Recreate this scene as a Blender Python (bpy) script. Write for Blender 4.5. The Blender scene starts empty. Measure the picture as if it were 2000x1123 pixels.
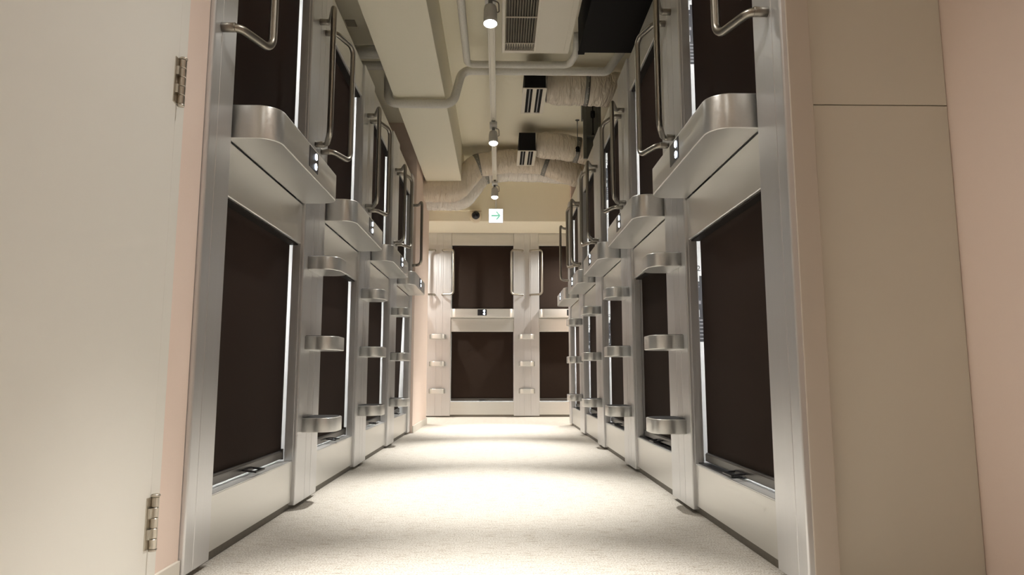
import bpy, bmesh, math, random
from mathutils import Vector, Matrix, noise
random.seed(4)
PI = math.pi
scene = bpy.context.scene
COL = scene.collection

# ------------------------------------------------------------------ camera
def setup_camera():
    f, cx, cy = 1333.0, 1000.0, 561.5
    vpx, vpy = 975.0, 731.0
    pitch = math.atan((vpy - cy) / f); yaw = math.atan((1000 - vpx) / f)
    for _ in range(30):
        F = Vector((math.sin(yaw) * math.cos(pitch), math.cos(yaw) * math.cos(pitch), math.sin(pitch)))
        Rt = Vector((math.cos(yaw), -math.sin(yaw), 0)); Up = Rt.cross(F)
        Y = Vector((0, 1, 0)); z = Y.dot(F)
        px = cx + f * Y.dot(Rt) / z; py = cy - f * Y.dot(Up) / z
        yaw += (px - vpx) / f; pitch += (vpy - py) / f
    cd = bpy.data.cameras.new('camera'); co = bpy.data.objects.new('camera', cd); COL.objects.link(co)
    m = Matrix((Rt, Up, -F)).transposed().to_4x4(); m.translation = Vector((0, 0, .58))
    co.matrix_world = m
    cd.sensor_width = 36; cd.lens = f / 2000 * 36; cd.clip_start = .02; cd.clip_end = 100
    scene.camera = co
setup_camera()

# ------------------------------------------------------------------ materials
def new_mat(name):
    m = bpy.data.materials.new(name); m.use_nodes = True
    nt = m.node_tree; return m, nt, nt.nodes['Principled BSDF']
def lin(r, g, b):
    f = lambda c: (c / 255 / 12.92) if c / 255 <= .04045 else ((c / 255 + .055) / 1.055) ** 2.4
    return (f(r), f(g), f(b), 1)
def simple(name, col, rough=.5, metal=0, bump=0, bscale=200, spec=.5, var=0):
    m, nt, b = new_mat(name)
    b.inputs['Base Color'].default_value = col; b.inputs['Roughness'].default_value = rough
    b.inputs['Metallic'].default_value = metal; b.inputs['Specular IOR Level'].default_value = spec
    if bump or var:
        tc = nt.nodes.new('ShaderNodeTexCoord')
        n = nt.nodes.new('ShaderNodeTexNoise'); n.inputs['Scale'].default_value = bscale; n.inputs['Detail'].default_value = 3
        nt.links.new(tc.outputs['Object'], n.inputs['Vector'])
        if bump:
            bp = nt.nodes.new('ShaderNodeBump'); bp.inputs['Strength'].default_value = bump; bp.inputs['Distance'].default_value = .002
            nt.links.new(n.outputs['Fac'], bp.inputs['Height']); nt.links.new(bp.outputs['Normal'], b.inputs['Normal'])
        if var:
            mx = nt.nodes.new('ShaderNodeMix'); mx.data_type = 'RGBA'
            mx.inputs[6].default_value = tuple(c * (1 - var) for c in col[:3]) + (1,)
            mx.inputs[7].default_value = tuple(min(1, c * (1 + var)) for c in col[:3]) + (1,)
            nt.links.new(n.outputs['Fac'], mx.inputs[0]); nt.links.new(mx.outputs[2], b.inputs['Base Color'])
    return m
def brushed(name, col, rough, aniso, axis, streak):
    """brushed aluminium, grain running along `axis`"""
    m, nt, b = new_mat(name)
    b.inputs['Metallic'].default_value = .82; b.inputs['Base Color'].default_value = col
    b.inputs['Anisotropic'].default_value = aniso; b.inputs['Anisotropic Rotation'].default_value = .25
    tv = nt.nodes.new('ShaderNodeCombineXYZ')
    for i, a in enumerate(axis): tv.inputs[i].default_value = a
    nt.links.new(tv.outputs[0], b.inputs['Tangent'])
    tc = nt.nodes.new('ShaderNodeTexCoord'); mp = nt.nodes.new('ShaderNodeMapping')
    mp.inputs['Scale'].default_value = streak
    n = nt.nodes.new('ShaderNodeTexNoise'); n.inputs['Scale'].default_value = 1; n.inputs['Detail'].default_value = 4
    nt.links.new(tc.outputs['Object'], mp.inputs[0]); nt.links.new(mp.outputs[0], n.inputs['Vector'])
    mr = nt.nodes.new('ShaderNodeMapRange'); mr.inputs[1].default_value = .3; mr.inputs[2].default_value = .7
    mr.inputs[3].default_value = rough - .06; mr.inputs[4].default_value = rough + .07
    nt.links.new(n.outputs['Fac'], mr.inputs[0]); nt.links.new(mr.outputs[0], b.inputs['Roughness'])
    mx = nt.nodes.new('ShaderNodeMix'); mx.data_type = 'RGBA'
    mx.inputs[6].default_value = tuple(c * .93 for c in col[:3]) + (1,); mx.inputs[7].default_value = tuple(min(1, c * 1.05) for c in col[:3]) + (1,)
    nt.links.new(n.outputs['Fac'], mx.inputs[0]); nt.links.new(mx.outputs[2], b.inputs['Base Color'])
    return m
def emit(name, col, s):
    m, nt, b = new_mat(name)
    b.inputs['Base Color'].default_value = (.8, .8, .8, 1)
    b.inputs['Emission Color'].default_value = col; b.inputs['Emission Strength'].default_value = s
    return m
M = {}
M['alu'] = brushed('brushed_aluminium_upright', (.72, .725, .735, 1), .38, .6, (0, 0, 1), (160, 160, 1.2))
M['alu_flat'] = brushed('brushed_aluminium_level', (.71, .705, .68, 1), .36, .45, (1, 0, 0), (1.5, 150, 150))
M['nickel'] = simple('satin_nickel', (.36, .335, .29, 1), .36, 1)
M['dark_metal'] = simple('dark_bar_metal', (.10, .095, .09, 1), .32, .8)
M['hinge'] = simple('hinge_steel', (.58, .54, .47, 1), .32, 1)
M['blind'] = simple('brown_blind_fabric', (.042, .027, .020, 1), .78, 0, .25, 900, .22)
M['case'] = simple('soffit_dark_reflection', (.016, .012, .010, 1), .7, spec=.2)  # dark colour stands in for the blind reflected under the opening top
M['black'] = simple('black_plastic', (.012, .012, .014, 1), .35)
M['tread'] = simple('black_tread_rubber', (.03, .03, .032, 1), .6, 0, .4, 700)
M['matte_black'] = simple('matte_black', (.010, .009, .009, 1), .8, spec=.2)
M['white_plastic'] = simple('white_plastic', (.88, .885, .88, 1), .35)
M['poster'] = simple('poster_white', (.84, .85, .85, 1), .5)
M['ink'] = simple('poster_ink', (.03, .03, .035, 1), .6)
M['ink_gray'] = simple('poster_gray_ink', (.30, .30, .31, 1), .6)
M['ceiling'] = simple('ceiling_paint', (.88, .835, .69, 1), .8, 0, .12, 60, var=.02)
M['cream'] = simple('cream_panel', (.70, .665, .58, 1), .5, 0, .05, 300)
M['door'] = simple('door_paint', (.80, .785, .735, 1), .42, 0, .06, 350)
M['pink'] = simple('pink_paint', (.83, .685, .605, 1), .7, 0, .2, 320, var=.015)
M['pink_beige'] = simple('pink_beige_trim', (.58, .52, .45, 1), .6)
M['base'] = simple('white_baseboard', (.72, .68, .61, 1), .5)
M['skirt'] = simple('gray_skirting', (.19, .175, .15, 1), .55, 0, .2, 60, var=.2)
M['lagging'] = simple('pipe_lagging', (.74, .72, .66, 1), .8, 0, .5, 90, var=.12)
def wrinkled(name, col, rough):
    m = simple(name, col, rough, 0, 0, 35, .6, var=.05); nt = m.node_tree; b = nt.nodes['Principled BSDF']
    tc = nt.nodes.new('ShaderNodeTexCoord'); mp = nt.nodes.new('ShaderNodeMapping'); mp.inputs['Scale'].default_value = (26, 7, 7); mp.inputs['Rotation'].default_value = (0, .35, .2)
    n = nt.nodes.new('ShaderNodeTexNoise'); n.inputs['Scale'].default_value = 1; n.inputs['Detail'].default_value = 3; n.inputs['Distortion'].default_value = .6
    nt.links.new(tc.outputs['Object'], mp.inputs[0]); nt.links.new(mp.outputs[0], n.inputs['Vector'])
    bp = nt.nodes.new('ShaderNodeBump'); bp.inputs['Strength'].default_value = .8; bp.inputs['Distance'].default_value = .035
    nt.links.new(n.outputs['Fac'], bp.inputs['Height']); nt.links.new(bp.outputs['Normal'], b.inputs['Normal']); return m
M['duct'] = wrinkled('insulated_duct_wrap', (.72, .635, .52, 1), .28)
M['duct_white'] = wrinkled('white_duct_wrap', (.78, .745, .69, 1), .26)
M['strap'] = simple('galvanised_strap', (.22, .215, .20, 1), .45, .7)
M['steel'] = simple('dark_galvanised_steel', (.16, .165, .155, 1), .5, .7, 0, 30, var=.15)
M['ac_white'] = simple('air_conditioner_plastic', (.77, .72, .61, 1), .4)
M['slat'] = simple('grille_slat', (.36, .325, .265, 1), .5)
M['track'] = simple('track_white', (.80, .76, .66, 1), .4)
M['spot_body'] = simple('spotlight_body', (.62, .61, .58, 1), .35)
M['socket'] = simple('socket_gray', (.30, .30, .29, 1), .4)
M['cam_base'] = simple('dome_camera_base', (.80, .72, .56, 1), .4)
M['dome'] = simple('smoked_dome', (.008, .008, .014, 1), .06)
M['glow'] = emit('lamp_glow', (1, .95, .86, 1), 28)
M['glow_soft'] = emit('lamp_glow_soft', (1, .97, .92, 1), 3)
M['led'] = emit('indicator_led', (.72, .83, 1, 1), 18)
M['capsule_lamp'] = emit('capsule_lamp', (1, .99, .97, 1), 100)
M['exit_face'] = emit('exit_panel', (.90, .97, 1, 1), 1.15)
M['exit_green'] = emit('exit_arrow_green', (.0, .47, .30, 1), .9)
def carpet():
    m, nt, b = new_mat('carpet_pile')
    tc = nt.nodes.new('ShaderNodeTexCoord')
    n1 = nt.nodes.new('ShaderNodeTexNoise'); n1.inputs['Scale'].default_value = 190; n1.inputs['Detail'].default_value = 3
    mp = nt.nodes.new('ShaderNodeMapping'); mp.inputs['Scale'].default_value = (14, 130, 1)
    n2 = nt.nodes.new('ShaderNodeTexNoise'); n2.inputs['Scale'].default_value = 1; n2.inputs['Detail'].default_value = 5; n2.inputs['Roughness'].default_value = .7
    nt.links.new(tc.outputs['Object'], n1.inputs['Vector']); nt.links.new(tc.outputs['Object'], mp.inputs[0]); nt.links.new(mp.outputs[0], n2.inputs['Vector'])
    r = nt.nodes.new('ShaderNodeValToRGB'); e = r.color_ramp.elements
    e[0].position = .33; e[0].color = (.42, .35, .27, 1); e[1].position = .46; e[1].color = (.74, .71, .66, 1)
    nt.links.new(n2.outputs['Fac'], r.inputs[0])
    mx = nt.nodes.new('ShaderNodeMix'); mx.data_type = 'RGBA'; mx.blend_type = 'MULTIPLY'; mx.inputs[0].default_value = 1
    r2 = nt.nodes.new('ShaderNodeValToRGB'); r2.color_ramp.elements[0].position = .3; r2.color_ramp.elements[0].color = (.55, .52, .47, 1)
    r2.color_ramp.elements[1].position = .6; r2.color_ramp.elements[1].color = (1, 1, 1, 1)
    nt.links.new(n1.outputs['Fac'], r2.inputs[0])
    nt.links.new(r.outputs[0], mx.inputs[6]); nt.links.new(r2.outputs[0], mx.inputs[7]); nt.links.new(mx.outputs[2], b.inputs['Base Color'])
    b.inputs['Roughness'].default_value = .95; b.inputs['Specular IOR Level'].default_value = .1
    bp = nt.nodes.new('ShaderNodeBump'); bp.inputs['Strength'].default_value = .7; bp.inputs['Distance'].default_value = .006
    nt.links.new(n1.outputs['Fac'], bp.inputs['Height']); nt.links.new(bp.outputs['Normal'], b.inputs['Normal'])
    return m
M['carpet'] = carpet()

# ------------------------------------------------------------------ mesh helpers
class MB:
    def __init__(s): s.bm = bmesh.new()
    def merge(s, other):
        me = bpy.data.meshes.new('tmp'); other.to_mesh(me); other.free(); s.bm.from_mesh(me); bpy.data.meshes.remove(me)
    def box(s, x0, x1, y0, y1, z0, z1, bev=0, seg=2):
        b = bmesh.new(); bmesh.ops.create_cube(b, size=1)
        for v in b.verts: v.co = Vector(((x0 + x1) / 2 + v.co.x * (x1 - x0), (y0 + y1) / 2 + v.co.y * (y1 - y0), (z0 + z1) / 2 + v.co.z * (z1 - z0)))
        if bev: bmesh.ops.bevel(b, geom=b.edges[:], offset=bev, segments=seg, affect='EDGES', profile=.5)
        s.merge(b); return s
    def prism(s, pts, z0, z1, bev=0, seg=2, axis='z', smooth_side=False):
        """extrude a 2D outline; axis 'z': (x,y) outline along z; 'y': (x,z) along y; 'x': (y,z) along x"""
        b = bmesh.new()
        mk = {'z': lambda p, h: (p[0], p[1], h), 'y': lambda p, h: (p[0], h, p[1]), 'x': lambda p, h: (h, p[0], p[1])}[axis]
        lo = [b.verts.new(mk(p, z0)) for p in pts]; hi = [b.verts.new(mk(p, z1)) for p in pts]; n = len(pts)
        b.faces.new(lo); b.faces.new(hi)
        for i in range(n):
            f = b.faces.new((lo[i], lo[(i + 1) % n], hi[(i + 1) % n], hi[i])); f.smooth = smooth_side
        bmesh.ops.recalc_face_normals(b, faces=b.faces[:])
        if bev:
            ed = [e for e in b.edges if (e.verts[0] in lo and e.verts[1] in lo) or (e.verts[0] in hi and e.verts[1] in hi)]
            bmesh.ops.bevel(b, geom=ed, offset=bev, segments=seg, affect='EDGES', profile=.5)
        s.merge(b); return s
    def tube(s, path, r, n=14, cap=True, rfun=None):
        b = bmesh.new(); P = [Vector(p) for p in path]; rings = []
        t0 = (P[1] - P[0]).normalized(); up = Vector((0, 0, 1)) if abs(t0.z) < .9 else Vector((1, 0, 0))
        u = t0.cross(up).normalized()
        for i, p in enumerate(P):
            t = ((P[min(i + 1, len(P) - 1)] - P[max(i - 1, 0)])).normalized()
            u = (u - t * u.dot(t)).normalized(); w = t.cross(u)
            ring = []
            for k in range(n):
                a = 2 * PI * k / n; rr = r if rfun is None else rfun(i / (len(P) - 1), a, p)
                ring.append(b.verts.new(p + (u * math.cos(a) + w * math.sin(a)) * rr))
            rings.append(ring)
        for i in range(len(rings) - 1):
            for k in range(n):
                f = b.faces.new((rings[i][k], rings[i][(k + 1) % n], rings[i + 1][(k + 1) % n], rings[i + 1][k])); f.smooth = True
        if cap: b.faces.new(rings[0]); b.faces.new(rings[-1])
        bmesh.ops.recalc_face_normals(b, faces=b.faces[:]); s.merge(b); return s
    def lathe(s, prof, origin=(0, 0, 0), axis=(0, 0, 1), n=28, smooth=True):
        """profile of (radius, height) turned about an axis"""
        b = bmesh.new(); ax = Vector(axis).normalized(); q = Vector((0, 0, 1)).rotation_difference(ax); o = Vector(origin); rings = []
        for r, h in prof:
            rings.append([b.verts.new(o + q @ Vector((r * math.cos(2 * PI * k / n), r * math.sin(2 * PI * k / n), h))) for k in range(n)])
        for i in range(len(rings) - 1):
            for k in range(n):
                f = b.faces.new((rings[i][k], rings[i][(k + 1) % n], rings[i + 1][(k + 1) % n], rings[i + 1][k])); f.smooth = smooth
        b.faces.new(rings[0]); b.faces.new(rings[-1])
        bmesh.ops.recalc_face_normals(b, faces=b.faces[:]); s.merge(b); return s
    def mesh(s, name, mat):
        me = bpy.data.meshes.new(name); s.bm.to_mesh(me); s.bm.free(); me.materials.append(mat)
        return me
def fillet(pts, rad, n=8):
    P = [Vector(p) for p in pts]; out = [P[0]]
    for i in range(1, len(P) - 1):
        a, b, c = P[i - 1], P[i], P[i + 1]; u = (a - b).normalized(); v = (c - b).normalized()
        r = rad[i - 1] if isinstance(rad, (list, tuple)) else rad
        ang = u.angle(v); d = min(r / math.tan(ang / 2), (a - b).length * .49, (c - b).length * .49)
        p0, p1 = b + u * d, b + v * d
        rr = d * math.tan(ang / 2); cen = b + (u + v).normalized() * (rr / math.sin(ang / 2))
        e0, e1 = p0 - cen, p1 - cen; w = e0.angle(e1)
        for k in range(n + 1):
            t = k / n; out.append(cen + (e0 * math.sin((1 - t) * w) + e1 * math.sin(t * w)) / math.sin(w) if w > 1e-4 else p0.lerp(p1, t))
    out.append(P[-1]); return out
def subdiv(path, step):
    P = [Vector(p) for p in path]; out = [P[0]]
    for a, b in zip(P, P[1:]):
        k = max(1, int((b - a).length / step))
        for i in range(1, k + 1): out.append(a.lerp(b, i / k))
    return out
def link(name, me, parent=None, loc=(0, 0, 0), rotz=0):
    o = bpy.data.objects.new(name, me); COL.objects.link(o); o.location = loc; o.rotation_euler = (0, 0, rotz)
    if parent is not None: o.parent = parent
    return o
CACHE = {}
def part(name, key, fn, mat, parent, label=None):
    """a part of a thing; equal parts share one mesh"""
    if key not in CACHE: CACHE[key] = fn().mesh(name, M[mat])
    o = link(name, CACHE[key], parent)
    if label: o['label'] = label
    return o
def tag(o, label, cat, group=None, kind=None):
    o['label'] = label; o['category'] = cat
    if group: o['group'] = group
    if kind: o['kind'] = kind
    return o
def thing(name, label, cat, loc=(0, 0, 0), rotz=0, group=None, kind=None):
    o = link(name, None, None, loc, rotz); o.empty_display_size = .05
    return tag(o, label, cat, group, kind)
def struct(name, mb, mat, label, cat):
    return tag(link(name, mb.mesh(name, M[mat])), label, cat, kind='structure')

# ------------------------------------------------------------------ main dimensions
XL, XR, YB = -.90, .83, 9.48          # facade planes: left row, right row, end row
CEIL = 3.20; TOP = 2.60; PITCH = 1.225; HW = .4375; CW = .175
L_OPEN = [2.19 + PITCH * k + HW for k in range(4)]
R_OPEN = [2.065 + PITCH * k + HW for k in range(5)]
B_OPEN = [-.235 - PITCH, -.235, -.235 + PITCH]

# ------------------------------------------------------------------ the room
struct('floor', MB().box(-2.3, 2.3, -2.6, 9.75, -.1, 0), 'carpet', 'pale beige low pile carpet running the length of the corridor', 'floor')
struct('ceiling', MB().box(-2.3, 2.3, -2.6, 8.78, CEIL, CEIL + .1), 'ceiling', 'cream painted slab ceiling above the pipes and ducts', 'ceiling')
struct('wall_front', MB().box(-2.4, 2.4, -2.7, -2.6, 0, CEIL + .1), 'cream', 'cream wall behind the camera', 'wall')
struct('wall_outer_left', MB().box(-2.4, -2.3, -2.6, 9.75, 0, CEIL + .1), 'ceiling', 'outer wall behind the left row of capsules', 'wall')
struct('wall_outer_right', MB().box(2.3, 2.4, -2.6, 9.75, 0, CEIL + .1), 'ceiling', 'outer wall behind the right row of capsules', 'wall')
# bulkhead over the cross passage and the lower ceiling behind it
struct('wall_bulkhead', MB().box(-2.3, 2.3, 8.70, 8.78, 2.555, CEIL), 'ceiling', 'plain beige bulkhead above the opening at the corridor end', 'wall')
struct('ceiling_low', MB().box(-2.3, 2.3, 8.78, 9.455, 2.555, 2.62), 'ceiling', 'lower cream ceiling strip over the passage at the corridor end', 'ceiling')
struct('wall_back', MB().box(-2.3, 2.3, 10.55, 10.65, 0, CEIL), 'ceiling', 'wall behind the end row of capsules', 'wall')
struct('trim_bulkhead', MB().box(-.868, -.30, 8.665, 8.70, 2.69, 2.70).box(-.868, -.868 + .30, 8.68, 8.70, 2.70, 2.73), 'ceiling', 'thin ledge along the bulkhead left of the exit sign', 'trim')
struct('ceiling_beam', MB().box(-.836, -.432, -2.6, 8.70, 2.75, CEIL, .004), 'ceiling', 'wide cream boxed beam running along the left of the ceiling', 'beam')
# left: wall with the door, near end of the corridor
struct('wall_left', MB().box(-1.05, XL, 1.872, 2.012, 0, CEIL).box(-1.05, XL, -2.6, .70, 0, CEIL).box(-1.05, XL, .70, 1.872, 2.12, CEIL), 'pink', 'pink painted wall beside the cream door on the left', 'wall')
struct('wall_left_far', MB().box(-1.9, -.862, 6.915, 8.20, 0, CEIL), 'pink', 'pink painted wall at the far end of the left capsule row', 'wall')
struct('baseboard_left', MB().box(-.905, -.892, 1.872, 2.012, 0, .062, .002), 'base', 'white baseboard under the pink wall beside the door', 'baseboard')
struct('baseboard_left_far', MB().box(-.864, -.852, 6.915, 8.21, 0, .07, .002), 'base', 'white baseboard under the pink wall at the far left', 'baseboard')
struct('wall_passage_left', MB().box(-1.9, -1.86, 8.2, 8.7, 0, CEIL), 'pink', 'pink side wall of the cross passage on the left', 'wall')
# right: frontal wall with two flush panel doors, pink side wall
struct('wall_right', MB().box(1.313, 1.42, -2.6, 1.932, 0, CEIL), 'pink', 'pink painted wall at the right edge of the view', 'wall')
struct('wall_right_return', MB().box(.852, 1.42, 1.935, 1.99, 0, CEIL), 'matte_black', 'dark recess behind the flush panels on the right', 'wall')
struct('trim_right', MB().box(.832, .900, 1.858, 1.935, 0, CEIL, .003), 'pink_beige', 'narrow pinkish beige end strip between the capsule row and the flush panels', 'trim')
struct('wall_right_far', MB().box(.86, 1.9, 8.025, 8.12, 0, CEIL), 'pink', 'end wall closing the right capsule row', 'wall')
struct('door_2', MB().box(.9105, 1.312, 1.895, 1.93, 1.3635, CEIL - .02, .0015), 'cream', 'cream flush panel door on the right, the upper one above the seam', 'door')
struct('door_3', MB().box(.9105, 1.312, 1.895, 1.93, .01, 1.3605, .0015), 'cream', 'cream flush panel door on the right, the lower one below the seam', 'door')
# left door
d = thing('door_1', 'cream flush door with two steel hinges at the left edge of the view', 'door', (XL, 1.25, 0), kind='structure')
def dl(*a, **k): return MB().box(*a, **k)
part('door_leaf', 'leaf', lambda: dl(-.03, .012, -.50, .562, .008, 2.06, bev=.003), 'door', d)
part('door_frame', 'dframe', lambda: MB().box(-.06, .006, .572, .622, 0, 2.12, .002).box(-.06, .006, -.56, -.51, 0, 2.12, .002).box(-.06, .006, -.51, .572, 2.07, 2.12, .002).box(-.08, -.05, -.51, .575, 0, 2.07), 'door', d)
def hinge_mb():
    m = MB()
    m.box(.010, .0145, .540, .566, 0, .128, .001)
    for k in range(5): m.lathe([(.0085, 0), (.0095, .001), (.0095, .0235), (.0085, .0245)], (.0215, .5675, k * .0258), smooth=False)
    m.lathe([(.003, 0), (.011, 0), (.0115, .003), (.009, .006), (.001, .007)], (.0215, .5675, .129))
    m.lathe([(.003, -.005), (.009, -.005), (.0105, 0), (.003, .001)], (.0215, .5675, -.001))
    for k in (1, 3): m.box(.0125, .022, .545, .5675, k * .0258, k * .0258 + .0245)
    return m
for z in (1.317, .141):
    h = part('hinge', 'hinge', hinge_mb, 'hinge', d, 'brushed steel butt hinge'); h.location = (0, 0, z)
# grey toe boards under the capsule rows
struct('baseboard_left_row', MB().box(-1.5, XL - .012, 2.014, 6.912, 0, .045), 'skirt', 'grey recessed toe board under the left capsule row', 'baseboard')
struct('baseboard_right_row', MB().box(XR + .012, 1.5, 1.99, 8.02, 0, .045), 'skirt', 'grey recessed toe board under the right capsule row', 'baseboard')
struct('baseboard_back', MB().box(-2.29, 2.29, YB + .012, 10.2, 0, .045), 'skirt', 'grey recessed toe board under the end capsule row', 'baseboard')

# ------------------------------------------------------------------ capsules
def rounded_out(w, dep, r, y0=0, n=10):
    """plan outline of a tray that sticks out to -y with two rounded corners"""
    pts = [(-w, y0)]
    for k in range(n + 1):
        a = PI + PI / 2 * k / n; pts.append((-w + r + r * math.cos(a), -dep + r + r * math.sin(a)))
    for k in range(n + 1):
        a = 1.5 * PI + PI / 2 * k / n; pts.append((w - r + r * math.cos(a), -dep + r + r * math.sin(a)))
    pts.append((w, y0)); return pts
def frame_mb(z0, z1):
    m = MB(); t = .005
    for a, b in ((-HW, -HW + t), (HW - t, HW)): m.box(a, b, .001, .036, z0, z1)
    m.box(-HW + t, HW - t, .001, .0035, z0 - .004, z0 + .001)
    m.box(-HW - .03, -HW, .031, .036, z0 - .004, z1 + .01); m.box(HW, HW + .03, .031, .036, z0 - .004, z1 + .01)
    return m
def lip_mb(z1):
    return MB().box(-HW + .005, HW - .005, .0036, .0365, z1 - .010, z1, .001)
def shell_mb(z0, z1):
    m = MB(); w = HW + .02; D = .86; t = .012
    m.box(-w - t, -w, .037, D, z0 - .01, z1); m.box(w, w + t, .037, D, z0 - .01, z1)
    m.box(-w, w, .037, D, z1 - t, z1); m.box(-w, w, .037, D, z0 - .01, z0); m.box(-w, w, D - t, D, z0, z1 - t)
    return m
def blind_mb(z0, z1, dl_, dr, skew):
    """hanging cloth: grid with a faint wave; right edge may swing back by `skew` at its foot"""
    b = bmesh.new(); nx, nz = 40, 24; x0, x1 = -HW + dl_, HW - dr; rows = []
    for i in range(nz + 1):
        row = []
        for j in range(nx + 1):
            u, v = j / nx, i / nz
            y = .050 + .0016 * math.sin(u * 9) * (1 - v) + skew * (1 - v) * u
            row.append(b.verts.new((x0 + (x1 - x0) * u - .2 * skew * (1 - v) * u, y, z0 + (z1 - z0) * v)))
        rows.append(row)
    for i in range(nz):
        for j in range(nx):
            f = b.faces.new((rows[i][j], rows[i][j + 1], rows[i + 1][j + 1], rows[i + 1][j])); f.smooth = True
    ex = bmesh.ops.solidify(b, geom=b.faces[:], thickness=.0016)
    m = MB(); m.merge(b); return m
def bar_mb(z, skew):
    m = MB(); s = skew
    pts = [(-.011, 0), (.011, 0), (.011, .030), (.004, .036), (-.004, .036), (-.011, .030)]
    b = bmesh.new()
    A = [b.verts.new((-HW + .008, .052 + p[0], z + p[1])) for p in pts]; B = [b.verts.new((HW - .010 - .2 * s, .052 + s + p[0], z + p[1])) for p in pts]
    b.faces.new(A); b.faces.new(B)
    for i in range(6): b.faces.new((A[i], A[(i + 1) % 6], B[(i + 1) % 6], B[i]))
    bmesh.ops.recalc_face_normals(b, faces=b.faces[:]); bmesh.ops.bevel(b, geom=b.edges[:], offset=.002, segments=1, affect='EDGES'); m.merge(b)
    m.box(HW - .016 - .2 * s, HW - .008 - .2 * s, .038 + s, .066 + s, z - .004, z + .042, .002)
    return m
def tab_mb(z):
    """square pull ring sticking out from the bar"""
    m = MB()
    def q(x, yy, zz): return (x, yy, zz)
    for a, c, e, f in ((-.048, .048, .030, .044), (-.048, .048, -.012, .000), (-.048, -.032, .0, .030), (.032, .048, .0, .030)):
        m.box(a, c, e, f, z, z + .006, .0015)
    for v in m.bm.verts: v.co.z += (v.co.y - .044) * .12
    return m
def poster_mb(): return MB().box(-HW - .0195, -HW - .0185, .038, .20, .25, 1.15)
def digit_mesh(name, size):
    cu = bpy.data.curves.new(name, 'FONT'); cu.body = '2'; cu.size = size; cu.extrude = .0002; cu.align_x = 'CENTER'
    o = bpy.data.objects.new(name, cu); COL.objects.link(o)
    dg = bpy.context.evaluated_depsgraph_get(); me = bpy.data.meshes.new_from_object(o.evaluated_get(dg)); bpy.data.objects.remove(o)
    me.materials.clear(); me.materials.append(M['ink'])
    # stand it on the wall: text x -> +y, text y -> +z, facing +x
    me.transform(Matrix(((0, 0, 1, 0), (1, 0, 0, 0), (0, 1, 0, 0), (0, 0, 0, 1)))); me.update(); return me
DIGIT = digit_mesh('number_lettering', .034)
def poster_dark_mb(z0):
    m = MB(); y = -HW - .0183
    for a, b in ((.14, .265), (-.0, .108)): m.box(y - .0002, y, .038, .19, z0 + a, z0 + b)
    m.box(y - .0002, y, .046, .19, z0 + .108, z0 + .14)
    m.box(y - .0002, y, .049, .19, z0 + .265, z0 + .29)
    return m
def poster_lines_mb(z0):
    m = MB(); y = -HW - .0178
    m.box(y - .0004, y, .0425, .0432, z0 + .012, z0 + .10)
    for k in range(6): m.box(y - .0004, y, .0431, .17, z0 + .012 + .016 * k, z0 + .017 + .016 * k)
    m.box(y - .0004, y, .0425, .0432, z0 + .10, z0 + .243); m.box(y - .0004, y, .0431, .05, z0 + .24, z0 + .243); m.box(y - .0004, y, .0431, .052, z0 + .165, z0 + .18)
    return m
def add_poster(shell, zoff, tall):
    pz = .72 + zoff
    p = part('wall_poster', ('poster', zoff), lambda: MB().box(-HW - .0195, -HW - .0185, .038, .20, .24 + zoff, 1.14 + zoff), 'poster', shell, 'white notice on the inner side wall')
    dg = link('poster_numeral', DIGIT, shell); dg.location = (-HW - .0182, .0475, pz + .312)
    part('poster_block', ('pdark', zoff), lambda: poster_dark_mb(pz), 'ink', shell, 'dark printed block of the notice')
    part('poster_text_lines', ('plines', zoff), lambda: poster_lines_mb(pz), 'ink_gray', shell, 'grey lines of small print')

def interior(root, z0, z1, lit, poster):
    sh = part('inner_shell', ('shell', z0), lambda: shell_mb(z0, z1), 'white_plastic', root, 'white plastic capsule interior')
    lm = part('ceiling_lamp', ('lamp', z0, lit), lambda: MB().box(-.17, .17, .36, .42, z1 - .030, z1 - .0125, .003), 'capsule_lamp' if lit else 'white_plastic', sh)
    if poster: add_poster(sh, z0 - .205, True)
    return sh
def lower_capsule(loc, rotz, label, group, lit=True, poster=False, dark_sill=0, gl=.006, gr=.006, skew=0.0):
    r = thing('sleeping_capsule', label, 'capsule', loc, rotz, group)
    part('sill_panel', 'sillp', lambda: MB().box(-HW, HW, 0, .03, .032, .203, .0015), 'alu_flat', r)
    part('header_panel', 'headp', lambda: MB().box(-HW, HW, 0, .03, 1.166, 1.3505, .005, 3), 'alu_flat', r)
    part('opening_frame', 'frame_lo', lambda: frame_mb(.205, 1.166), 'alu', r)
    part('dark_soffit_slab', 'soffit_lo', lambda: MB().box(-HW + .006, HW - .006, .012, .0492, 1.160, 1.1658, .001), 'case', r, 'added slab painted as a dark reflecting case at the top of the blind')  # added slab; the dark reflection under the header is put into its colour
    part('front_lip', 'lip_lo', lambda: lip_mb(.2055), 'white_plastic', r, 'white sill strip')
    interior(r, .205, 1.19, lit, poster)
    if dark_sill: part('sill_mat', ('mat', dark_sill), lambda: MB().box(-HW + .006, HW - .006 if dark_sill == 2 else -.02, .012, .16, .2055, .2105, .001), 'black', r, 'dark glossy strip along the sill')
    b = part('blind', ('blind_lo', gl, gr, skew), lambda: blind_mb(.24, 1.1655, gl, gr, skew), 'blind', r, 'dark brown pull-down blind')
    part('bottom_bar', ('bar', skew), lambda: bar_mb(.2165, skew), 'dark_metal', b)
    t = part('pull_tab', 'tab', lambda: tab_mb(.2275), 'black', b, 'black square pull ring'); t.location.y = skew * .5
    return r
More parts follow.
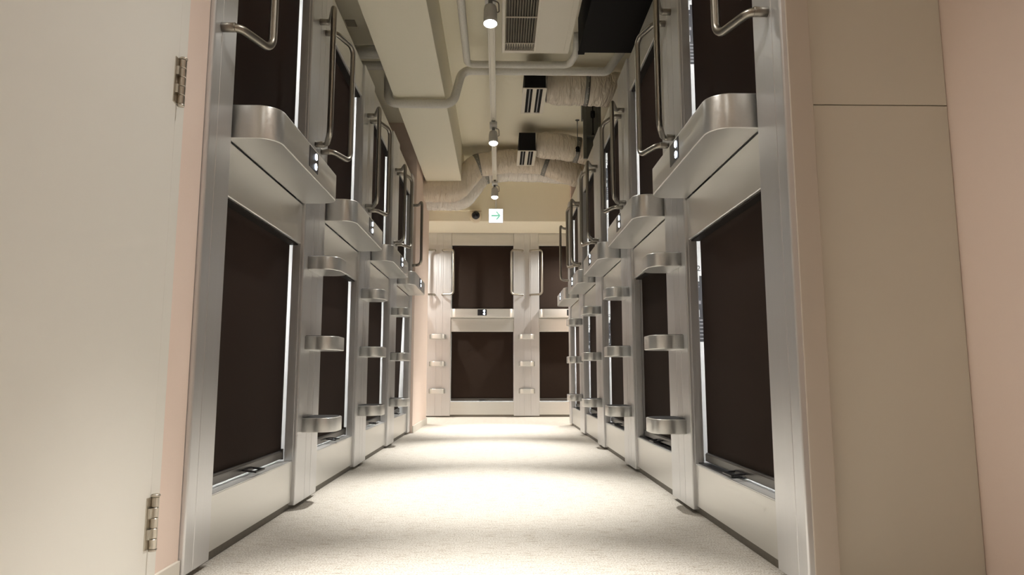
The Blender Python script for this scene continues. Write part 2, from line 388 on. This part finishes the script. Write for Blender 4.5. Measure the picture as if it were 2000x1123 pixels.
def upper_capsule(loc, rotz, label, group, lit=True, poster=False, gl=.006, gr=.006):
    base = 1.354
    r = thing('sleeping_capsule', label, 'capsule', (loc[0], loc[1], base), rotz, group)
    dz = lambda m: (bmesh.ops.translate(m.bm, verts=m.bm.verts[:], vec=(0, 0, -base)), m)[1]
    s = part('front_shelf', 'shelf', lambda: dz(MB().prism(rounded_out(HW, .165, .075), 1.3535, 1.470, .0045, 3, smooth_side=True)), 'alu_flat', r, 'rounded aluminium shelf edge')
    part('control_panel', 'cpanel', lambda: dz(MB().box(-.063, .063, -.1672, -.160, 1.378, 1.462, .002)), 'black', s, 'black control panel')
    for k, z in enumerate((1.401, 1.441)):
        part('indicator_light', ('led', k), lambda: dz(MB().lathe([(.001, 0), (.0125, 0), (.0135, .001), (.012, .0022), (.001, .003)], (.028, -.1668, z), (0, -1, 0), 20)), 'led', s, 'round blue-white indicator light')
    part('top_panel', 'topp', lambda: dz(MB().box(-HW, HW, 0, .03, 2.381, TOP, .004, 3)), 'alu_flat', r)
    part('dark_soffit_slab', 'soffit_up', lambda: dz(MB().box(-HW + .006, HW - .006, .012, .0492, 2.374, 2.3798, .001)), 'case', r, 'added slab painted as a dark reflecting case at the top of the blind')  # added slab again, its dark colour painting the reflection under the top panel
    part('opening_frame', 'frame_up', lambda: dz(frame_mb(1.470, 2.380)), 'alu', r)
    sh = part('inner_shell', 'shell_up', lambda: dz(shell_mb(1.475, 2.42)), 'white_plastic', r, 'white plastic capsule interior')
    part('ceiling_lamp', ('lamp_up', lit), lambda: dz(MB().box(-.17, .17, .36, .42, 2.39, 2.4075, .003)), 'capsule_lamp' if lit else 'white_plastic', sh)
    if poster:
        add_poster(sh, .115 + 1.155 - base, True)
    part('blind', ('blind_up', gl, gr), lambda: dz(blind_mb(1.48, 2.3795, gl, gr, 0)), 'blind', r, 'dark brown pull-down blind')
    return r

# ------------------------------------------------------------------ ladder columns
def column_mb(xa, xb):
    """upright extrusion with two shallow grooves and rounded front edges"""
    pts = [(xa, .02), (xa, -.009)]
    for k in range(1, 5): a = PI + PI / 2 * k / 4; pts.append((xa + .006 + .006 * math.cos(a), -.009 + .006 * math.sin(a)))
    for g in (-.030, .060):
        if xa + .012 < g < xb - .012: pts += [(g - .0022, -.015), (g - .0008, -.0125), (g + .0008, -.0125), (g + .0022, -.015)]
    for k in range(0, 4): a = 1.5 * PI + PI / 2 * k / 4; pts.append((xb - .006 + .006 * math.cos(a), -.009 + .006 * math.sin(a)))
    pts += [(xb, -.009), (xb, .02)]
    return MB().prism(pts, .018, TOP)
def handle_mb(s):
    zb, zt = 1.677, 2.300; a = s * .055; o = s * .2125
    p = fillet([(a, -.014, zb), (a, -.068, zb), (o, -.122, zb), (o, -.122, zt), (o - s * .0, -.122, zt)][:4] + [(a, -.068, zt), (a, -.014, zt)], [.05, .045, .045, .05], 8)
    return MB().tube(p, .0138, 16)
def collar_mb(s, z):
    return MB().lathe([(.012, 0), (.0152, 0), (.0152, .042), (.0146, .043), (.012, .043)], (s * .055, -.0145, z), (0, -1, 0), 20)
STEP_Z = (.321, .690, 1.060)
def step_mb(z):
    o = [(p[0], p[1] - .0145) for p in rounded_out(.110, .143, .070)]
    return MB().prism(o, z, z + .064, .004, 3, smooth_side=True)
def pad_mb(z):
    o = [(p[0], p[1] - .0165) for p in rounded_out(.100, .131, .062)]
    return MB().prism(o, z + .0635, z + .0662, .0006, 1)
def column(loc, rotz, label, group, xa=-CW, xb=CW, steps=True, handles=(-1, 1)):
    r = thing('ladder_column', label, 'ladder', loc, rotz, group)
    part('upright', ('col', xa, xb), lambda: column_mb(xa, xb), 'alu', r, 'grooved brushed aluminium upright')
    if steps:
        for z in STEP_Z:
            s = part('step', ('step', z), lambda: step_mb(z), 'alu_flat', r, 'rounded aluminium foot step')
            part('tread_pad', ('pad', z), lambda: pad_mb(z), 'tread', s, 'black tread on top of the step')
    for sd in handles:
        h = part('grab_handle', ('handle', sd), lambda: handle_mb(sd), 'nickel', r, 'satin nickel bent grab handle')
        for z in (1.677, 2.300): part('mounting_collar', ('collar', sd, z), lambda: collar_mb(sd, z), 'nickel', h)
    return r

ORD = ['nearest the camera', 'second from the camera', 'third from the camera', 'fourth from the camera', 'fifth from the camera']
RL, RR = PI / 2, -PI / 2
GL_ = 'capsules of the left row'; GR_ = 'capsules of the right row'; GB_ = 'capsules of the end row'
for k, y in enumerate(L_OPEN):
    w = ORD[k] if k < 3 else 'farthest from the camera'
    lower_capsule((XL, y, 0), RL, 'lower brown-blinded capsule of the left row, ' + w, GL_, skew=.028 if k == 3 else 0, gr=(.006, .016, .010, .02)[k])
    upper_capsule((XL, y, 0), RL, 'upper capsule of the left row with two lights on its shelf, ' + w, GL_, gr=(.006, .016, .012, .012)[k])
for k, y in enumerate(R_OPEN):
    w = ORD[k] if k < 4 else 'farthest from the camera'
    lower_capsule((XR, y, 0), RR, 'lower brown-blinded capsule of the right row, ' + w + (', without a lit gap' if k == 1 else ''), GR_, lit=k != 1, poster=k in (0, 2, 3), dark_sill=1 if k == 0 else 2, gl=(.012, .004, .012, .01, .01)[k])
    upper_capsule((XR, y, 0), RR, 'upper capsule of the right row with two lights on its shelf, ' + w, GR_, lit=True, poster=k in (0, 2), gl=(.012, .010, .012, .01, .01)[k])
for k, x in enumerate(B_OPEN):
    w = ('leftmost and mostly hidden behind the pink wall', 'in the middle at the corridor end', 'right end, half hidden by the right row')[k]
    lower_capsule((x, YB, 0), 0, 'lower brown-blinded capsule facing us, ' + w, GB_)
    upper_capsule((x, YB, 0), 0, 'upper capsule facing us, ' + w, GB_)
GC = 'aluminium ladder columns between capsules'
column((XL, 2.19 - CW, 0), RL, 'narrow left-row column without steps beside the pink wall and door', GC, xa=.0, steps=False, handles=(1,))
for k in range(3):
    column((XL, L_OPEN[k] + HW + CW, 0), RL, 'left-row stepped ladder column with two grab handles, ' + ORD[k], GC)
column((XL, L_OPEN[3] + HW + CW, 0), RL, 'left-row half column with one handle before the far pink wall', GC, xb=.0, steps=False, handles=(-1,))
column((XR, 2.065 - CW, 0), RR, 'narrow right-row column without steps beside the flush cream panels', GC, xb=.030, steps=False, handles=(-1,))
for k in range(4):
    column((XR, R_OPEN[k] + HW + CW, 0), RR, 'right-row stepped ladder column with two grab handles, ' + ORD[k], GC)
column((XR, R_OPEN[4] + HW + CW, 0), RR, 'right-row half column with one handle at the corridor end', GC, xa=.0, steps=False, handles=(1,))
column((B_OPEN[0] + HW + CW, YB, 0), 0, 'stepped ladder column facing us beside the far pink wall', GC)
column((B_OPEN[1] + HW + CW, YB, 0), 0, 'stepped ladder column facing us below and right of the exit sign', GC)

# ------------------------------------------------------------------ lighting track and spotlights
TZ = 2.85; TX = -.058
t = thing('lighting_track', 'long pale lighting track hanging along the middle of the ceiling', 'track light rail', (TX, 4.0, TZ))
def track_mb():
    m = MB(); y0, y1 = -5.9, 3.93
    m.box(-.025, -.013, y0, y1, 0, .024, .002); m.box(.013, .025, y0, y1, 0, .024, .002); m.box(-.025, .025, y0, y1, .016, .028)
    for k in range(12): m.lathe([(.0005, 0), (.004, 0), (.004, .003), (.0005, .003)], (0, y0 + .6 + .8 * k, .0135))
    return m
part('rail', 'rail', track_mb, 'track', t)
part('rail_end_cap', 'railend', lambda: MB().box(-.026, .026, 3.93, 3.95, 0, .028, .001), 'matte_black', t, 'black end cap')
for k in range(5):
    part('hanger', 'hanger', lambda: MB().lathe([(.004, .026), (.004, CEIL - TZ)], (0, 0, 0), n=10).lathe([(.004, CEIL - TZ - .012), (.018, CEIL - TZ - .01), (.018, CEIL - TZ)], (0, 0, 0), n=16), 'track', t).location = (0, (-5.4, -2.8, -.7, .7, 3.35)[k], 0)
SPOTS = [(1.80, .20), (3.87, .37), (6.02, .62), (7.93, .62)]
SLAB = ['white track spotlight above the camera', 'largest and brightest spotlight on the track, nearest in view', 'middle spotlight on the track, beside the silver duct straps', 'small farthest spotlight on the track, above the exit sign']
SP_E = 515
for (y, lean), lab in zip(SPOTS, SLAB):
    s = thing('track_spotlight', lab, 'spotlight', (TX, y, TZ), 0, 'spotlights on the ceiling track')
    part('adapter', 'spadapter', lambda: MB().box(-.034, .034, -.075, .055, -.030, .001, .004), 'spot_body', s)
    ax = Vector((0, -lean, -2.6)).normalized(); piv = Vector((0, 0, -.085))
    def body():
        return MB().lathe([(.004, -.02), (.026, -.02), (.036, -.012), (.040, .01), (.041, .075), (.043, .105), (.040, .105), (.038, .095), (.004, .09)], piv, ax, 28)
    sb = part('lamp_housing', ('spbody', lean), body, 'spot_body', s)
    part('neck', 'spneck', lambda: MB().lathe([(.001, 0), (.014, 0), (.014, .060), (.001, .060)], (0, 0, -.086), n=18), 'socket', s)
    part('bracket', ('spbr', lean), lambda: MB().tube(fillet([(.012, 0, -.030), (.05, 0, -.045), (.052, -.01, -.11), (.040, -.012, -.115)], .02, 5), .004, 8), 'nickel', s)
    part('lamp_face', ('spface', lean), lambda: MB().lathe([(.001, .094), (.030, .096), (.0375, .100), (.030, .112), (.014, .118), (.001, .119)], piv, ax, 28), 'glow', s, 'glowing lamp face')
    ld = bpy.data.lights.new('spot_beam', 'SPOT'); lo = bpy.data.objects.new('spot_beam', ld); COL.objects.link(lo); lo.parent = s
    lo.location = piv + ax * .128; lo.rotation_euler = ax.to_track_quat('-Z', 'Y').to_euler()
    ld.energy = SP_E; ld.spot_size = math.radians(46); ld.spot_blend = .9; ld.shadow_soft_size = .02; ld.color = (1, .965, .905)
    ld = bpy.data.lights.new('spot_spill', 'SPOT'); lo = bpy.data.objects.new('spot_spill', ld); COL.objects.link(lo); lo.parent = s
    lo.location = piv + ax * .128; lo.rotation_euler = Vector((0, -.12, -1)).to_track_quat('-Z', 'Y').to_euler()
    ld.energy = 60; ld.spot_size = math.radians(120); ld.spot_blend = 1; ld.shadow_soft_size = .03; ld.color = (1, .965, .905)
# ceiling spots in the cross passage, out of sight behind the row ends
for x, lab in ((-1.5, 'white ceiling spotlight of the cross passage on the left'), (1.35, 'white ceiling spotlight of the cross passage on the right')):
    s = thing('passage_spotlight', lab, 'spotlight', (x, 8.95, 2.555), 0, 'ceiling spotlights of the cross passage')
    part('lamp_housing', 'pbody', lambda: MB().lathe([(.004, 0), (.045, 0), (.045, -.09), (.040, -.09), (.004, -.06)]), 'spot_body', s)
    part('lamp_face', 'pface', lambda: MB().lathe([(.001, -.062), (.038, -.075), (.038, -.085), (.001, -.088)]), 'glow', s)
    ld = bpy.data.lights.new('passage_beam', 'SPOT'); lo = bpy.data.objects.new('passage_beam', ld); COL.objects.link(lo); lo.parent = s
    lo.location = (0, 0, -.10); tgt = Vector((-x * .55, .12, -2.0)).normalized(); lo.rotation_euler = tgt.to_track_quat('-Z', 'Y').to_euler()
    ld.energy = 250; ld.spot_size = math.radians(125); ld.spot_blend = .8; ld.shadow_soft_size = .04; ld.color = (1, .955, .88)
# vestibule ceiling lamp behind the camera
s = thing('ceiling_lamp_fixture', 'round white ceiling lamp of the lobby behind the camera', 'ceiling lamp', (.25, -.9, CEIL))
part('lamp_base', 'vbase', lambda: MB().lathe([(.01, 0), (.20, 0), (.20, -.03), (.01, -.03)]), 'track', s)
part('lamp_diffuser', 'vdiff', lambda: MB().lathe([(.01, -.03), (.19, -.03), (.17, -.06), (.01, -.075)]), 'glow_soft', s)
ld = bpy.data.lights.new('lobby_light', 'AREA'); lo = bpy.data.objects.new('lobby_light', ld); COL.objects.link(lo); lo.parent = s
lo.location = (0, 0, -.085); ld.shape = 'DISK'; ld.size = .36; ld.energy = 7; ld.color = (1, .97, .92)

# ------------------------------------------------------------------ exit sign and dome camera
e = thing('exit_sign', 'lit white square exit sign with a green arrow, hung before the bulkhead', 'exit sign', (-.047, 8.56, 2.592))
part('housing', 'exh', lambda: MB().box(-.092, .092, -.012, .03, -.092, .092, .004).lathe([(.006, 0), (.006, .52)], (0, .012, .09), n=10), 'white_plastic', e)
part('lit_face', 'exf', lambda: MB().box(-.089, .089, -.0155, -.012, -.089, .089, .001), 'exit_face', e)
def arrow_mb():
    m = MB(); w = .0105
    m.box(-.058, .050, -.0175, -.0156, -w, w)
    m.prism([(.060, 0), (.016, .052), (-.004, .052), (.038, 0)], -.0178, -.0154, axis='y')
    m.prism([(.038, 0), (-.004, -.052), (.016, -.052), (.060, 0)], -.0178, -.0154, axis='y')
    return m
part('arrow', 'exa', arrow_mb, 'exit_green', e, 'green arrow pointing right')
c = thing('dome_camera', 'small black dome security camera on the bulkhead left of the exit sign', 'security camera', (-.308, 8.70, 2.622))
part('mount', 'cmount', lambda: MB().lathe([(.002, 0), (.078, 0), (.078, .02), (.066, .045), (.056, .05), (.002, .05)], (0, 0, -.012), (0, -1, -.25)).box(-.075, .075, -.06, 0, .060, .072, .002), 'cam_base', c, 'cream round mount')
part('dome', 'cdome', lambda: MB().lathe([(.054, 0)] + [(.054 * math.cos(a * PI / 16), .054 * math.sin(a * PI / 16)) for a in range(1, 8)] + [(.002, .054)], (0, -.046, .0), (0, -1, -.25)), 'dome', c, 'black glossy dome')

# ------------------------------------------------------------------ air conditioner cassette
AZ = 2.86
a = thing('air_conditioner', 'cream ceiling air conditioner with a slatted intake grille', 'air conditioner', (.25, 3.9, AZ))
def ac_panel():
    m = MB(); x0, x1, y0, y1 = -.237, .242, -1.0, .735
    gx0, gx1, gy0, gy1 = -.215, -.010, -.62, .700
    m.box(x0, gx0, y0, y1, 0, .035, .004); m.box(gx1, x1, y0, y1, 0, .035, .004)
    m.box(gx0 - .004, gx1 + .004, gy1, y1, .001, .035, .003); m.box(gx0 - .004, gx1 + .004, y0, gy0, .001, .035, .003)
    return m
part('face_panel', 'acp', ac_panel, 'ac_white', a)
part('flap', 'acflap', lambda: MB().box(.004, .205, -.62, .695, -.003, .004, .002), 'ac_white', a)
part('casing', 'accase', lambda: MB().box(-.20, .225, -.95, .66, .036, CEIL - AZ, .004), 'matte_black', a, 'dark casing above the panel')
def grille():
    m = MB()
    for k in range(12):
        x = -.207 + k * .0172
        b = bmesh.new(); bmesh.ops.create_cube(b, size=1)
        for v in b.verts:
            X = v.co.x * .0035; Z = v.co.z * .020
            ca, sa = math.cos(.5), math.sin(.5)
            v.co = Vector((x + X * ca + Z * sa, .04 + v.co.y * 1.32, .016 + Z * ca - X * sa))
        m.merge(b)
    return m
part('grille_slats', 'acgr', grille, 'slat', a, 'grey-beige angled slats')
for yy in (.235, .585, -.2): part('cross_bar', 'accb', lambda: MB().box(-.215, -.010, 0, .006, -.002, .004), 'ac_white', a).location = (0, yy, 0)
# black box right of it
b = thing('duct_plenum', 'black insulated plenum box over the right row beside the air conditioner', 'duct box', (.80, 3.9, 2.93))
part('box_body', 'plen', lambda: MB().box(-.222, .36, -1.6, .86, 0, CEIL - 2.93, .003).box(-.222, -.175, .86, .89, 0, .02), 'matte_black', b)

# ------------------------------------------------------------------ pipes under the ceiling
def pipe(name, label, pts, rad, r, mat='lagging', clips=()):
    o = thing(name, label, 'pipe', pts[0])
    org = Vector(pts[0])
    def f():
        p = subdiv(fillet([Vector(q) - org for q in pts], rad, 8), .05)
        return MB().tube(p, r, 18, rfun=lambda u, a, q: r * (1 + .045 * noise.noise(Vector(q) * 14 + Vector((a, 0, 0)))))
    part('lagged_pipe', (name, label), f, mat, o)
    if clips:
        for q in clips:
            part('pipe_bracket', (label, q), lambda: MB().box(q[0] - org.x - .012, q[0] - org.x + .012, q[1] - org.y - r - .006, q[1] - org.y + r + .006, q[2] - org.z - .006, q[2] - org.z + .004).box(q[0] - org.x - .008, q[0] - org.x + .008, q[1] - org.y + r, q[1] - org.y + r + .006, q[2] - org.z - .005, CEIL - org.z), 'strap', o)
    return o
PY = 5.19
pipe('lagged_drain_pipe', 'pale lagged pipe dipping under the cream beam and crossing to the right',
     [(-1.28, PY, 3.02), (-.885, PY, 3.02), (-.885, PY, 2.705), (-.372, PY, 2.705), (-.30, PY, 2.985), (.855, PY - .02, 2.975), (.98, PY - .10, 3.14), (.98, PY - .10, 3.195)], [.06, .07, .085, .085, .06, .03], .034)
pipe('lagged_supply_pipe', 'pale lagged pipe running beside the track then turning behind the air conditioner',
     [(-.255, -2.55, 2.985), (-.255, 5.08, 2.985), (.540, 5.08, 2.985), (.575, 4.90, 2.985), (.575, 4.79, 3.10)], [.06, .06, .05], .027)
pipe('lagged_branch_pipe', 'thick grey lagged pipe end above the left row behind the beam',
     [(-1.45, 4.98, 3.03), (-.90, 4.98, 3.03), (-.90, 4.98, 3.19)], [.05], .05)
tag(link('ceiling_plate', MB().box(-.037, .037, -.045, .045, -.006, 0, .001).mesh('ceiling_plate', M['slat']), None, (-1.12, 4.86, CEIL)), 'small grey square cover plate on the ceiling above the left row', 'cover plate')

# ------------------------------------------------------------------ slot diffusers on short black boxes
for y0, y1, lab in ((5.285, 5.83, 'black box slot diffuser joined to the nearer short duct'), (6.85, 7.36, 'black box slot diffuser joined to the second duct near the corridor end')):
    o = thing('slot_diffuser', lab, 'air diffuser', (.285, y0, 2.88), 0, 'slot diffusers under the ceiling')
    L = y1 - y0
    part('plenum_box', ('sbox', round(L, 3)), lambda: MB().box(-.084, .088, .0, L - .02, .006, .199, .002).lathe([(.006, .19), (.006, CEIL - 2.88)], (0, L - .08, 0), n=8), 'matte_black', o, 'black duct box')
    def flange():
        m = MB()
        for xa, xb in ((-.098, -.066), (-.016, .016), (.066, .098)): m.box(xa, xb, 0, L, 0, .007, .001)
        m.box(-.066, .066, L - .022, L, 0.0005, .007); m.box(-.066, .066, 0, .012, .0005, .007)
        return m
    part('flange', ('sfl', round(L, 3)), flange, 'ac_white', o, 'cream flange with two slots')
    part('slot_vanes', ('sv', round(L, 3)), lambda: MB().box(-.044, -.034, .02, L - .03, .001, .005).box(.034, .044, .02, L - .03, .001, .005), 'socket', o)

# ------------------------------------------------------------------ insulated ducts
def duct(label, pts, rad, r, mat, straps, seed, amp=.05, ncap=40):
    org = Vector(pts[0]); o = thing('insulated_duct', label, 'duct', pts[0], 0, 'wrapped air ducts under the ceiling')
    path = subdiv(fillet([Vector(q) - org for q in pts], rad, 10), .012)
    sp = Vector((seed * 7.1, seed * 3.3, 0))
    def rf(u, a, q):
        t = u * (len(path) - 1) * .012
        w = noise.noise(Vector((t * 16, math.cos(a) * 1.1, math.sin(a) * 1.1)) + sp) * .6 + noise.noise(Vector((t * 42, math.cos(a) * 1.6, math.sin(a) * 1.6)) + sp) * .4
        big = noise.noise(Vector((t * 4, math.cos(a), math.sin(a))) + sp)
        pinch = 0
        for (i0, _) in straps:
            d = abs(u - i0) * (len(path) - 1) * .012; pinch += math.exp(-(d / .05) ** 2)
        e = min(u, 1 - u) * (len(path) - 1) * .012
        end = math.exp(-(e / .05) ** 2) * .16
        fold = 1 - abs(noise.noise(Vector((t * 22, math.cos(a) * .8, math.sin(a) * .8)) + sp)) * 2.2
        return r * (1 + amp * w + .05 * big - .9 * amp * max(0, fold - .55) * 1.6 - .055 * pinch - end)
    part('wrapped_tube', ('duct', label), lambda: MB().tube(path, r, ncap, rfun=rf), mat, o)
    for i0, w in straps:
        c = int(i0 * (len(path) - 1)); n = max(2, int(w / .012)); a0 = max(0, c - n // 2)
        seg = path[a0:a0 + n + 1]
        st = part('strap', ('strap', label, i0), lambda: MB().tube(seg, r * .985, 40), 'strap', o, 'grey perforated metal strap')
        mid = seg[len(seg) // 2]; tv = (seg[-1] - seg[0]).normalized()
        uu = tv.cross(Vector((0, 0, 1))).normalized(); ww = tv.cross(uu)
        def riv():
            m = MB()
            for k in range(18):
                an = 2 * PI * k / 18; dr = uu * math.cos(an) + ww * math.sin(an)
                m.lathe([(.0005, 0), (.0045, 0), (.004, .0015), (.0005, .002)], mid + dr * (r * .985), dr, 8)
            return m
        part('strap_rivets', ('riv', label, i0), riv, 'hinge', st)
    return o
duct('wrinkled cream duct from the nearer diffuser into the right wall side', [(.392, 5.56, 3.005), (.60, 5.56, 3.01), (1.05, 5.56, 2.985), (1.30, 5.56, 2.95)], .3, .148, 'duct', [(.40, .045)], 1, .085)
duct('short cream duct from the second, farther black slot diffuser sloping right', [(.392, 7.10, 3.03), (.62, 7.10, 3.02), (.95, 7.12, 2.965), (1.25, 7.12, 2.92)], .3, .142, 'duct', [(.50, .05)], 2, .05)
k_ = 1.048
def zk(z): return .58 + (z - .58) * k_
duct('long cream duct rising from the far pink wall, front one of the pair',
     [(-1.2, 7.65, zk(2.585)), (-.50, 7.65, zk(2.58)), (-.275, 7.65, zk(2.86)), (.10, 7.65, zk(2.915)), (.46, 7.65, zk(2.905)), (.90, 7.65, zk(2.75)), (1.3, 7.62, zk(2.62))], [.15, .13, .3, .3, .3], .137, 'duct', [(.382, .05), (.685, .05)], 3, .055)
duct('long whitish duct behind the front one, nearest the exit sign',
     [(-1.2, 7.97, zk(2.56)), (-.45, 7.97, zk(2.56)), (-.225, 7.97, zk(2.865)), (.10, 7.97, zk(2.91)), (.46, 7.97, zk(2.90)), (.95, 7.97, zk(2.86)), (1.3, 7.97, zk(2.85))], [.16, .14, .3, .3, .3], .137, 'duct_white', [(.40, .05)], 5, .045)
# hanging steel over the right row
o = thing('steel_hanger_channel', 'dark galvanised steel channel with a threaded rod above the right row', 'steel bracket', (.83, 6.30, 2.62))
part('channel', 'chan', lambda: MB().box(-.03, .005, -.03, 0, 0, .578, .002).box(.005, .11, -.008, 0, .0, .578).box(.11, .14, -.03, 0, 0, .578, .002).box(-.045, -.03, -.04, .02, .38, .578, .002).box(.0, .12, -.07, 0, .20, .215, .002), 'steel', o)
part('threaded_rod', 'rod1', lambda: MB().lathe([(.005, .215), (.005, .578)], (.06, -.04, 0), n=10).lathe([(.001, .40), (.02, .40), (.022, .43), (.02, .46), (.001, .46)], (.06, -.04, 0), n=16).lathe([(.001, .215), (.013, .215), (.013, .235), (.001, .235)], (.06, -.04, 0), n=6), 'matte_black', o)
o = thing('threaded_hanger_rod', 'thin dark hanger rod with a spring at the second duct', 'hanger rod', (.805, 6.80, 2.86))
part('rod', 'rod2', lambda: MB().lathe([(.004, 0), (.004, CEIL - 2.86)], n=10), 'steel', o)
part('anchor', 'anch', lambda: MB().lathe([(.004, CEIL - 2.86 - .014), (.022, CEIL - 2.86 - .004), (.022, CEIL - 2.86)], n=16), 'steel', o)
part('spring_damper', 'spr', lambda: MB().lathe([(.001, .0), (.018, .0), (.022, .012), (.018, .024), (.024, .036), (.016, .052), (.001, .052)], n=16), 'matte_black', o)

# ------------------------------------------------------------------ world and view
w = bpy.data.worlds.new('world'); scene.world = w; w.use_nodes = True
w.node_tree.nodes['Background'].inputs[0].default_value = (.02, .02, .02, 1)
vs = scene.view_settings; vs.view_transform = 'Standard'; vs.look = 'None'; vs.exposure = 0; vs.gamma = 1; vs.use_curve_mapping = False
scene.cycles.use_denoising = True
scene.cycles.max_bounces = 10; scene.cycles.diffuse_bounces = 6; scene.cycles.glossy_bounces = 6
scene.cycles.sample_clamp_indirect = 6
